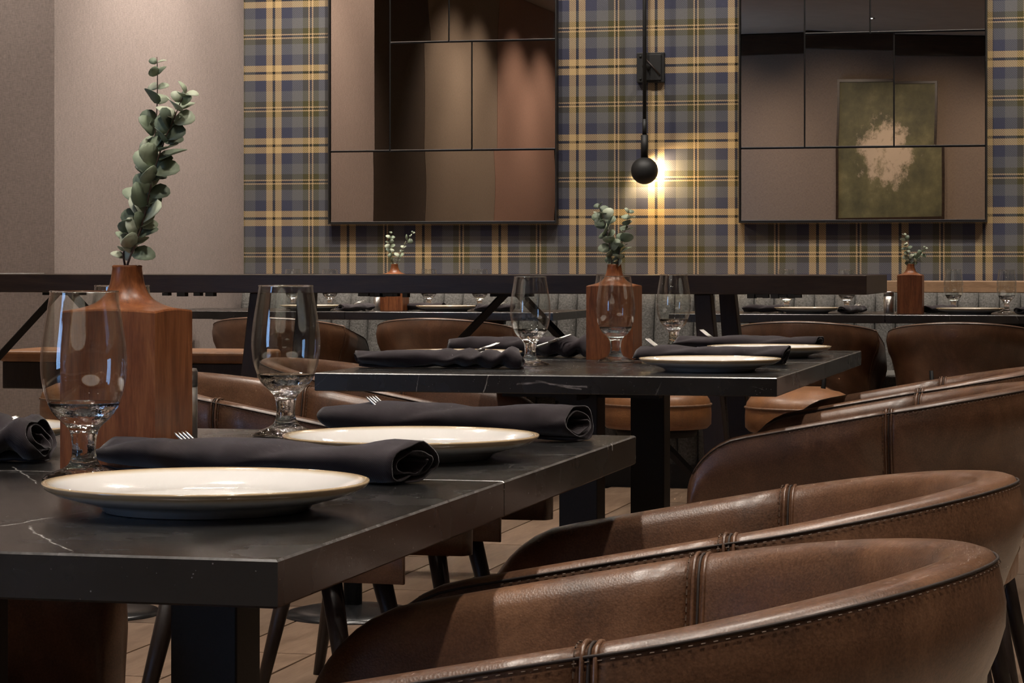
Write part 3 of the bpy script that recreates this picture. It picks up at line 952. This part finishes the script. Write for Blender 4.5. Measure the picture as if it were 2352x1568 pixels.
def hooks(root, xs):
    cx = root.location.x
    for x in xs:
        MB().box((x - cx, -0.285, 0.8535), (rnd.uniform(.012, .026), 0.03, rnd.uniform(.008, .014))).build('fixing_block', M['underside'], root)
hooks(ht, [-2.19, -2.175, -2.155, -2.135, -2.12, -2.10, -2.085, -2.055, -1.04, -1.02, -1.0, -0.975, -0.95, -0.93, -0.91])
hooks(ht, [-2.80, -2.75, -2.70, -2.66])
mc = MB().box((0, 0, 0.0015), (0.16, 0.11, 0.003)).build('paper_menu', plain('white_paper', (0.7, 0.68, 0.64), 0.7), None, (-3.385, 7.2, 0.912), bevel=0.0005)
tag(mc, 'white paper menu lying at the left end of the dark high table', 'menu')

# ------------------------------------------------------------------ round bar stools and a bench
def stool_proto():
    root = empty('bar_stool')
    R = 0.14
    MB().lathe([(0.0, 0.522), (R * .93, 0.522), (R, 0.532), (R * 1.005, 0.560), (R * .995, 0.582), (R * .97, 0.596), (R * .9, 0.609), (R * .7, 0.622), (R * .4, 0.630), (0.0, 0.633)], 40).build('seat', M['seat_leather'], root)
    MB().lathe([(R * 1.0 + .003 * math.cos(a), 0.583 + .003 * math.sin(a)) for a in [2 * math.pi * i / 8 for i in range(8)]], 40, closed=True).build('seat_piping', M['piping'], root)
    MB().lathe([(0.0, 0.50), (0.10, 0.50), (0.11, 0.522), (0.0, 0.522)], 24).build('seat_plate', M['underside'], root)
    MB().lathe([(0.0, 0.50), (0.025, 0.50), (0.025, 0.03), (0.0, 0.03)], 20).build('column', M['blacksteel'], root)
    MB().lathe([(0.0, 0.034), (0.05, 0.03), (0.14, 0.020), (0.175, 0.012), (0.186, 0.004), (0.186, 0.0), (0.0, 0.0)], 48).build('disc_base', plain('polished_black_base', (0.012, 0.012, 0.013), 0.25, 0.0, 0.6), root)
    return root
st0 = stool_proto()
for i, (x, y, lab) in enumerate(((-0.81, 6.30, 'round tan leather stool beside the black leg of the high table'), (-1.19, 6.36, 'round tan leather stool glimpsed between the posts of the middle table'),
                                 (-2.03, 6.42, 'round stool hidden behind the middle table, its glossy disc base on the floor'), (-2.72, 6.28, 'round tan stool behind the front wooden vase, with a black disc base'))):
    o = st0 if i == 0 else dup(st0)
    o.location = (x, y, 0); tag(o, lab, 'stool', 'round leather stools')
bn = empty('leather_bench', (-3.2, 8.25, 0))
tag(bn, 'low dark bench with a tan leather top behind the front wooden vase', 'bench')
MB().box((-0.19, 0, 0.622), (0.92, 0.36, 0.04)).build('seat', M['seat_leather'], bn, bevel=0.012, seg=3)
MB().box((-0.19, 0, 0.555), (0.90, 0.34, 0.095)).build('apron', M['darkleg'], bn, bevel=0.004)
for x in (-0.40, 0.2):
    for y in (-0.14, 0.14):
        MB().box((x, y, 0.254), (0.042, 0.042, 0.508)).build('leg', M['darkleg'], bn)

# ------------------------------------------------------------------ tableware
def plate_proto():
    prof = [(0.0, 0.0035), (0.074, 0.0035), (0.077, 0.0), (0.0815, 0.0), (0.085, 0.0045), (0.102, 0.0090), (0.118, 0.0135), (0.1265, 0.0180), (0.1292, 0.0212), (0.1290, 0.0228), (0.1270, 0.0230),
            (0.122, 0.0205), (0.110, 0.0158), (0.098, 0.0118), (0.088, 0.0095), (0.075, 0.0083), (0.04, 0.0080), (0.0, 0.0080)]
    o = MB().lathe(prof, 72).build('dinner_plate', M['plate'])
    return o
def place_plates(items):
    p0 = None
    for (x, y, z, lab) in items:
        if p0 is None: p0 = o = plate_proto()
        else: o = dup(p0)
        o.location = (x, y, z); o.rotation_euler = (0, 0, random.random() * 6)
        tag(o, lab, 'plate', 'cream dinner plates')
T3 = TT + 0.0005
place_plates([
    (-0.712, 1.868, T3, 'large cream plate nearest the camera, on the front marble table'),
    (-0.704, 2.420, T3, 'cream plate behind the nearest one, beside the goblet'),
    (-1.215, 2.440, T3, 'cream plate cut off by the left edge, behind the front vase'),
    (-0.745, 4.505, T3, 'cream plate at the right front corner of the middle table'),
    (-0.735, 5.200, T3, 'cream plate at the right far corner of the middle table'),
    (-1.287, 4.745, T3, 'cream plate behind the rolled napkin on the left of the middle table'),
    (-1.280, 5.360, T3, 'cream plate behind the goblet and wooden vase of the middle table'),
    (-2.714, 9.86, T3, 'cream plate under the high table beside the far left vase, right of it'),
    (-3.30, 9.86, T3, 'cream plate on the far left banquette table, left of its vase'),
    (-1.235, 9.80, T3, 'cream plate on the banquette table left of the small wooden vase'),
    (-0.608, 9.80, T3, 'cream plate on the banquette table right of the small wooden vase'),
])

def goblet_proto():
    root = empty('water_goblet')
    # bowl: thin wall down to the thick bottom
    bowl = [(0.0305, 0.1690), (0.0318, 0.160), (0.0352, 0.140), (0.0378, 0.122), (0.0389, 0.108), (0.0388, 0.098), (0.0378, 0.088), (0.0355, 0.0775), (0.0322, 0.0685)]
    def smooth_prof(p, n):
        out = []
        for i in range(len(p) - 1):
            p0 = p[max(i - 1, 0)]; p1 = p[i]; p2 = p[i + 1]; p3 = p[min(i + 2, len(p) - 1)]
            for k in range(n):
                t = k / n
                out.append(tuple(0.5 * (2 * p1[j] + (p2[j] - p0[j]) * t + (2 * p0[j] - 5 * p1[j] + 4 * p2[j] - p3[j]) * t * t + (3 * p1[j] - p0[j] - 3 * p2[j] + p3[j]) * t ** 3) for j in (0, 1)))
        out.append(p[-1])
        return out
    bs = smooth_prof(bowl, 3)
    bowl_m = MB().lathe(bs, 56)
    bowl_m.lathe([(r - 0.0013, z) for (r, z) in bs], 56)
    bowl_m.build('bowl', M['thin_glass'], root)
    rim = [(0.0305 + 0.0008 * math.cos(a), 0.1692 + 0.0008 * math.sin(a)) for a in [2 * math.pi * i / 8 for i in range(8)]]
    MB().lathe(rim, 56, closed=True).build('rim', M['solid_glass'], root)
    low = [(0.0, 0.0600), (0.012, 0.0605), (0.022, 0.0635), (0.0316, 0.0690), (0.0324, 0.0685), (0.0290, 0.0615), (0.0232, 0.0545), (0.0170, 0.0490), (0.0132, 0.0440), (0.0116, 0.0385), (0.0108, 0.0320), (0.0106, 0.0250), (0.0116, 0.0190), (0.0142, 0.0135)]
    MB().lathe(smooth_prof(low, 3) , 48).build('stem', M['solid_glass'], root)
    foot = [(0.0142, 0.0135), (0.019, 0.0100), (0.0265, 0.0070), (0.0335, 0.0042), (0.0355, 0.0022), (0.0350, 0.0004), (0.0, 0.0004)]
    MB().lathe(smooth_prof(foot, 3), 48).build('foot', M['solid_glass'], root)
    return root
g0 = goblet_proto()
GL = [
    (-0.918, 2.100, 'large clear goblet nearest the camera, in front of the wooden vase'),
    (-0.930, 2.690, 'clear goblet on the front table between the vase and the second plate'),
    (-1.110, 2.645, 'clear goblet hidden behind the front wooden vase, only its rim showing'),
    (-1.118, 4.66, 'clear goblet beside the rolled napkin at the left of the middle table'),
    (-0.994, 4.868, 'clear goblet standing against the wooden vase of the middle table'),
    (-1.002, 5.560, 'clear goblet at the far end of the middle table, right of its vase'),
    (-1.14, 5.52, 'clear goblet mostly hidden behind the wooden vase of the middle table'),
    (-0.69, 10.10, 'clear goblet right of the small wooden vase on the banquette table'),
    (-0.475, 9.95, 'rightmost clear goblet, by the right edge at the banquette table'),
    (-1.35, 10.05, 'clear goblet left of the plate on the banquette table, behind the high table'),
    (-1.103, 10.0, 'clear goblet near the steel shaker on the banquette table, behind the high table'),
    (-3.46, 10.1, 'far left clear goblet, its rim above the high table by the fabric wall'),
    (-3.295, 10.1, 'clear goblet on the far left banquette table, second from the fabric wall'),
    (-2.866, 10.12, 'clear goblet just right of the far left wooden vase'),
    (-2.64, 10.1, 'clear goblet on the banquette table beside the upper diagonal brace'),
]
for i, (x, y, lab) in enumerate(GL):
    o = g0 if i == 0 else dup(g0)
    o.location = (x, y, T3); o.rotation_euler = (0, 0, i * 0.9); tag(o, lab, 'goblet', 'water goblets')

def vase_proto():
    root = empty('wooden_vase')
    R = 0.048; HB = 0.149; RN = 0.0142; HT = 0.193
    def zr(r):
        tb = ((0.0, 0.192), (0.0142, 0.1900), (0.0150, 0.183), (0.0170, 0.1735), (0.0205, 0.1655), (0.0265, 0.1590), (0.0350, 0.1545), (0.0460, 0.1515), (0.0685, 0.1490))
        for k in range(len(tb) - 1):
            if r <= tb[k + 1][0]:
                f = (r - tb[k][0]) / (tb[k + 1][0] - tb[k][0])
                return tb[k][1] + (tb[k + 1][1] - tb[k][1]) * f
        return tb[-1][1]
    n = 48
    vs = []; fs = []
    rows = []
    def row(fn):
        b = len(vs)
        for i in range(n):
            a = 2 * math.pi * (i + 0.0) / n
            vs.append(fn(a))
        rows.append(b)
    def rb(a): 
        return R / max(abs(math.cos(a)), abs(math.sin(a)))
    row(lambda a: (rb(a) * math.cos(a), rb(a) * math.sin(a), 0.0))
    row(lambda a: (rb(a) * math.cos(a), rb(a) * math.sin(a), zr(rb(a)) - 0.0015))
    for t in (0.0, .12, .25, .4, .55, .68, .77, .84, .89, .93, .96, .985, 1.0):
        k = 1 - t
        def fn(a, k=k):
            r = RN + (rb(a) * 0.985 - RN) * k
            return (r * math.cos(a), r * math.sin(a), zr(r))
        row(fn)
    row(lambda a: ((RN + .0004) * math.cos(a), (RN + .0004) * math.sin(a), HT - 0.001))
    row(lambda a: ((RN - .001) * math.cos(a), (RN - .001) * math.sin(a), HT))
    row(lambda a: ((RN - .0045) * math.cos(a), (RN - .0045) * math.sin(a), HT - .001))
    row(lambda a: ((RN - .0055) * math.cos(a), (RN - .0055) * math.sin(a), HT - .05))
    mb = MB().add(vs, [])
    for j in range(len(rows) - 1):
        for i in range(n):
            i2 = (i + 1) % n
            mb.f.append([rows[j] + i, rows[j] + i2, rows[j + 1] + i2, rows[j + 1] + i]); mb.m.append(0); mb.s.append(j >= 2)
    mb.f.append([rows[0] + i for i in range(n)][::-1]); mb.m.append(0); mb.s.append(False)
    mb.f.append([rows[-1] + i for i in range(n)]); mb.m.append(0); mb.s.append(False)
    o = mb.build('wooden_vase', M['cherry'])
    bpy.data.objects.remove(root)
    return o
v0 = vase_proto()
VS = [(-0.938, 2.248, 0.0, 'square cherry wood bottle vase nearest the camera'), (-1.022, 4.992, 0.0, 'square cherry wood bottle vase on the middle table'),
      (-0.837, 9.84, 0.0, 'square cherry wood bottle vase on the banquette table at right'), (-2.965, 9.95, 0.0, 'cherry wood bottle vase behind the high table, at far left banquette')]
for i, (x, y, r, lab) in enumerate(VS):
    o = v0 if i == 0 else dup(v0)
    o.location = (x, y, T3); o.rotation_euler = (0, 0, r); tag(o, lab, 'vase', 'cherry wood vases')

# eucalyptus: each sprig a thing standing in its vase
def leaf_mesh():
    vs = [(0, 0, 0)]; fs = []
    n = 11
    for i in range(n):
        a = 2 * math.pi * i / n
        x = 0.5 + 0.5 * math.cos(a); y = 0.44 * math.sin(a) * (1 - 0.12 * math.cos(a))
        vs.append((x, y, 0.10 * (y / .44) ** 2 - 0.12 * (x - .5) ** 2))
    vs[0] = (0.5, 0, -0.02)
    top = len(vs)
    vs += [(v[0], v[1], v[2] - 0.02) for v in vs]
    for i in range(n):
        j = 1 + (i + 1) % n
        fs.append((0, 1 + i, j)); fs.append((top, top + j, top + 1 + i)); fs.append((1 + i, top + 1 + i, top + j, j))
    me = MB().add(vs, fs, 0, True).mesh('leaf'); me.materials.append(M['leaf'])
    return me
LEAF = leaf_mesh()
def sprig(base, pts, size, pairs, seed, label, name='eucalyptus_sprig'):
    rnd = random.Random(seed)
    root = empty(name, base)
    tag(root, label, 'sprig', 'eucalyptus sprigs')
    P = [Vector(p) for p in pts]
    def at(t):
        k = t * (len(P) - 1); i = min(int(k), len(P) - 2); f = k - i
        p0 = P[max(i - 1, 0)]; p1 = P[i]; p2 = P[i + 1]; p3 = P[min(i + 2, len(P) - 1)]
        return 0.5 * (2 * p1 + (p2 - p0) * f + (2 * p0 - 5 * p1 + 4 * p2 - p3) * f * f + (3 * p1 - p0 - 3 * p2 + p3) * f ** 3)
    line = [at(i / 24) for i in range(25)]
    MB().tube(line, [0.0013 - 0.0009 * i / 24 for i in range(25)], 6).build('stem', M['stem'], root)
    for k in range(pairs):
        t = 0.17 + 0.83 * (k + 0.3) / pairs
        p = at(min(t, 1.0)); d = (at(min(1, t + .03)) - at(max(0, t - .03))).normalized()
        s = size * (0.80 + 0.45 * math.sin(math.pi * min(1, 0.15 + 0.75 * t))) * rnd.uniform(0.85, 1.15)
        if t > 0.88: s *= 0.62
        if t < 0.32: s *= 0.80
        a0 = k * 1.57 + rnd.uniform(-.5, .5)
        for q in range(2):
            a = a0 + math.pi * q + rnd.uniform(-.3, .3)
            side = d.cross(Vector((0.3, 0.8, 0.1))).normalized(); oth = d.cross(side)
            out = (math.cos(a) * side + math.sin(a) * oth)
            xa = (out * rnd.uniform(.75, 1.0) + d * rnd.uniform(0.15, 0.75)).normalized()
            # the blade's face turns up and outwards
            zn = (d * 0.40 + Vector((rnd.uniform(-.6, .6), rnd.uniform(-1.2, 0.0), rnd.uniform(-.1, .6)))).normalized()
            ya = zn.cross(xa)
            if ya.length < .2: continue
            ya.normalize(); zn = xa.cross(ya)
            o = link(bpy.data.objects.new('leaf', LEAF), root)
            Mx = Matrix(((xa.x, ya.x, zn.x, p.x), (xa.y, ya.y, zn.y, p.y), (xa.z, ya.z, zn.z, p.z), (0, 0, 0, 1)))
            o.matrix_local = Mx @ Matrix.Scale(1.34 * s * rnd.uniform(.9, 1.1), 4)
    return root
def px(base, plist, ppm, dy=0.0):
    # picture-plane offsets (in centimetres to the right and up) to a curve in the vase's own frame
    return [(a / 100.0 * 0.97, a / 100.0 * 0.24 + dy * i / len(plist), b / 100.0) for i, (a, b) in enumerate(plist)]
NECK = T3 + 0.186
sprig((-0.943, 2.246, NECK), px(None, [(0.3, -1.6), (0.3, 0.5), (0.1, 2.0), (0.9, 4.3), (1.6, 6.8), (2.2, 8.9), (2.6, 11.0), (3.0, 14.2), (3.1, 18.0), (3.0, 20.8)], 1, 0.012), 0.0135, 19, 1,
      'tall straight eucalyptus sprig in the front wooden vase')
sprig((-0.937, 2.244, NECK), px(None, [(-.1, -1.6), (0.1, 0.6), (0.9, 2.6), (1.7, 4.8), (2.4, 7.7), (3.1, 10.4), (3.9, 12.6), (4.8, 14.5), (5.6, 16.4), (6.2, 17.3)], 1, -0.012), 0.0150, 19, 2,
      'eucalyptus sprig with pale leaves leaning right in the front wooden vase')
sprig((-1.024, 4.992, NECK), px(None, [(-.2, -1.6), (-0.3, 0.8), (-0.6, 3.5), (-1.2, 6.5), (-1.5, 8.5), (-2.2, 10.5), (-3.1, 13.0)], 1), 0.0165, 11, 3, 'eucalyptus sprig leaning left in the middle table vase')
sprig((-1.018, 4.990, NECK), px(None, [(.1, -1.6), (0.3, 0.8), (0.8, 3.5), (1.6, 6.5), (2.2, 9.0), (2.7, 11.8)], 1), 0.0150, 10, 4, 'eucalyptus sprig leaning right in the middle table vase')
sprig((-0.839, 9.84, NECK), px(None, [(-.1, -1.6), (-0.2, 1.0), (-1.0, 4.5), (-1.6, 8.5), (-2.4, 12.8)], 1), 0.0150, 8, 5, 'upright eucalyptus sprig in the right banquette vase')
sprig((-0.833, 9.84, NECK), px(None, [(.1, -1.6), (0.5, 1.0), (2.0, 2.8), (4.0, 5.0), (5.6, 7.4)], 1), 0.0145, 7, 6, 'short eucalyptus sprig leaning right in the right banquette vase')
sprig((-2.969, 9.95, NECK), px(None, [(-.1, -1.6), (-0.4, 1.0), (-1.3, 5.5), (-1.6, 10.0), (-1.2, 14.2)], 1), 0.0150, 8, 7, 'eucalyptus sprig leaning left in the far left banquette vase')
sprig((-2.961, 9.95, NECK), px(None, [(.1, -1.6), (0.6, 1.2), (2.4, 6.0), (5.0, 10.5), (7.6, 14.2)], 1), 0.0145, 9, 8, 'eucalyptus sprig leaning right in the far left banquette vase')

# steel shakers
def shaker_proto():
    root = empty('steel_shaker')
    MB().lathe([(0.0, 0.0), (0.0195, 0.0), (0.020, 0.001), (0.020, 0.066), (0.0, 0.066)], 32).build('body', M['steel'], root)
    MB().lathe([(0.0, 0.0665), (0.0202, 0.0665), (0.0202, 0.082), (0.019, 0.085), (0.0, 0.085)], 32).build('cap', M['steel'], root)
    return root
s0 = shaker_proto()
for i, (x, y, lab) in enumerate(((-0.966, 2.452, 'brushed steel shaker tucked behind the front wooden vase'), (-0.927, 9.90, 'brushed steel shaker left of the right banquette vase'),
                                 (-3.045, 9.98, 'brushed steel shaker left of the far left banquette vase'))):
    o = s0 if i == 0 else dup(s0)
    o.location = (x, y, T3); tag(o, lab, 'shaker', 'steel shakers')

# rolled napkins: a cloth sheet wound into a flattened roll
def napkin(x, y, rz, label, seed, Ln=0.325, w=0.036, h=0.0172, flare=0.25, pleat=0.0, name='rolled_napkin'):
    rnd = random.Random(seed)
    turns = 2.35
    ns, nt_ = 44, 72
    vs = []; fs = []
    offs = Vector((seed * 3.7, seed * 1.3, 0))
    for i in range(ns + 1):
        s = i / ns
        xx = (s - 0.5) * Ln
        e0 = max(0, 1 - s / 0.16); e1 = max(0, (s - 0.86) / 0.14)
        for j in range(nt_ + 1):
            f = j / nt_
            th = -math.pi * 0.55 + f * turns * 2 * math.pi
            rho = 1.0 - 0.62 * f
            k = noise.noise(Vector((xx * 22, math.cos(th) * 1.3, math.sin(th) * 1.3 + f * 2)) + offs)
            k2 = noise.noise(Vector((xx * 60, th * 0.8, f * 3)) + offs * 2)
            ww = w * rho * (1 + 0.10 * k + 0.05 * k2) * (1 - 0.30 * e0 ** 2) * (1 + 0.10 * e1)
            hh = h * rho * (1 + 0.16 * k + 0.07 * k2) * (1 - 0.22 * e0) * (1 + flare * e1 * (0.5 + k))
            cy = ww * math.cos(th); cz = hh * math.sin(th)
            # a long diagonal fold across the top of the roll
            fd = (abs(math.sin(s * 5.2 + th * 0.9 + seed)) ** 0.6 - 0.6) * 0.0058 * (1 if f < 0.45 else 0.3)
            pl = pleat * math.sin(s * 46 + th * 1.2) * max(0, s - 0.35) * (1 if f < 0.5 else 0.4)
            twist = 0.35 * e0 ** 2 * math.sin(th * 2)
            zz = h + cz + fd + pl + 0.004 * twist
            vs.append((xx + 0.007 * math.sin(th + seed) * (e0 + e1) + 0.004 * k2 * (e0 + e1), cy + pl * 0.7, max(0.0012, zz)))
    for i in range(ns):
        for j in range(nt_):
            q = i * (nt_ + 1) + j
            fs.append((q, q + nt_ + 1, q + nt_ + 2, q + 1))
    o = MB().add(vs, fs, 0, True).build(name, M['napkin'], None, (x, y, T3), fixn=False)
    o.rotation_euler = (0, 0, rz)
    sd = o.modifiers.new('solid', 'SOLIDIFY'); sd.thickness = 0.0014; sd.offset = 0
    tag(o, label, 'napkin', 'rolled dark napkins')
    return o
napkin(-0.776, 2.162, -0.20, 'rolled black napkin behind the nearest plate on the front table', 1)
napkin(-0.735, 2.690, -0.08, 'rolled black napkin behind the second plate, at the far edge of the front table', 2, 0.295, h=0.0195)
napkin(-1.165, 2.262, 0.12, 'rolled black napkin cut off by the left edge, left of the front vase', 3, 0.25, pleat=.007, h=0.022)
napkin(-1.252, 4.490, 0.10, 'pleated black napkin at the left front corner of the middle table', 4, 0.31, pleat=0.009)
napkin(-1.240, 5.090, -0.12, 'pleated black napkin behind the tall goblet on the middle table', 5, 0.33, pleat=0.011, h=0.021)
napkin(-0.795, 4.815, -0.12, 'rolled black napkin behind the right front plate of the middle table', 6, 0.30)
napkin(-0.830, 5.520, -0.02, 'rolled black napkin at the far right corner of the middle table', 7, 0.32)
for (x, y, r, lab, sd) in ((-1.425, 9.92, 0.3, 'black napkin left of the plate on the right banquette table', 8), (-1.055, 9.74, 1.2, 'black napkin between plate and shaker on the right banquette table', 9),
                           (-0.735, 9.96, 1.0, 'black napkin just right of the small wooden vase', 10), (-0.37, 9.72, 1.0, 'black napkin at the right edge on the banquette table', 11),
                           (-3.08, 9.77, 1.0, 'black napkin with a fork left of the far left vase', 12), (-2.50, 9.80, 0.5, 'black napkin with a fork beside the diagonal brace', 13),
                           (-2.85, 10.0, 0.1, 'black napkin just right of the far left vase', 14)):
    napkin(x, y, r, lab, sd, 0.16, 0.032, 0.0155)

# forks tucked into the rolls
def fork_proto():
    root = empty('dinner_fork')
    b = MB()
    # along +x: tines from 0.0 back to the head, neck, handle
    b.tube([(-0.030, 0, 0), (-0.045, 0, -0.002), (-0.075, 0, -0.004), (-0.078, 0, -0.004)], [0.004, 0.0025, 0.0022, 0.0022], 8)
    vs = [(-.052, -.003, -.0015), (-.044, -.0100, -.001), (-.034, -.0110, 0), (-.034, .0110, 0), (-.044, .0100, -.001), (-.052, .003, -.0015)]
    top = [(a, c, d + .0018) for a, c, d in vs]
    b.add(vs + top, [(5, 4, 3, 2, 1, 0), (6, 7, 8, 9, 10, 11)] + [(i, (i + 1) % 6, 6 + (i + 1) % 6, 6 + i) for i in range(6)])
    b.build('handle', M['steel'], root)
    for k in range(4):
        yy = -0.0093 + 0.0062 * k
        MB().tube([(-0.036, yy, 0.0008), (-0.018, yy, 0.0016), (-0.003, yy, 0.0034), (0.0, yy, 0.004)], [0.0016, 0.0014, 0.0011, 0.0005], 6).build('tine', M['steel'], root)
    return root
f0 = fork_proto()
FK = [
    ((-0.860, 2.182, 0.7855), math.radians(168), math.radians(-30), 'steel fork tines poking out of the napkin behind the nearest plate'),
    ((-0.835, 2.700, 0.7925), math.radians(165), math.radians(-30), 'steel fork tines poking out of the napkin behind the second plate'),
    ((-1.075, 2.30, 0.789), math.radians(35), math.radians(-13), 'steel fork sticking out of the napkin left of the front vase'),
    ((-1.150, 4.545, 0.793), math.radians(30), math.radians(-13), 'steel fork handle across the pleated napkin at the left front of the middle table'),
    ((-1.125, 5.060, 0.795), math.radians(20), math.radians(-13), 'steel fork across the pleated napkin beside the middle vase'),
    ((-0.925, 4.830, 0.7945), math.radians(165), math.radians(-30), 'steel fork tip in the napkin right of the middle vase'),
    ((-0.935, 5.524, 0.7945), math.radians(165), math.radians(-30), 'steel fork tip in the napkin at the far right of the middle table'),
    ((-3.06, 9.82, 0.790), math.radians(60), math.radians(-13), 'shining steel fork in the far left banquette napkin'),
    ((-2.44, 9.76, 0.790), math.radians(60), math.radians(-13), 'shining steel fork in the napkin beside the diagonal brace'),
    ((-1.03, 9.80, 0.790), math.radians(80), math.radians(-13), 'steel fork in the napkin left of the steel shaker'),
    ((-0.345, 9.78, 0.790), math.radians(80), math.radians(-13), 'steel fork in the napkin at the right edge'),
]
for i, (p, rz, ry, lab) in enumerate(FK):
    o = f0 if i == 0 else dup(f0)
    o.location = p; o.rotation_euler = (0, ry, rz); tag(o, lab, 'fork', 'steel forks')
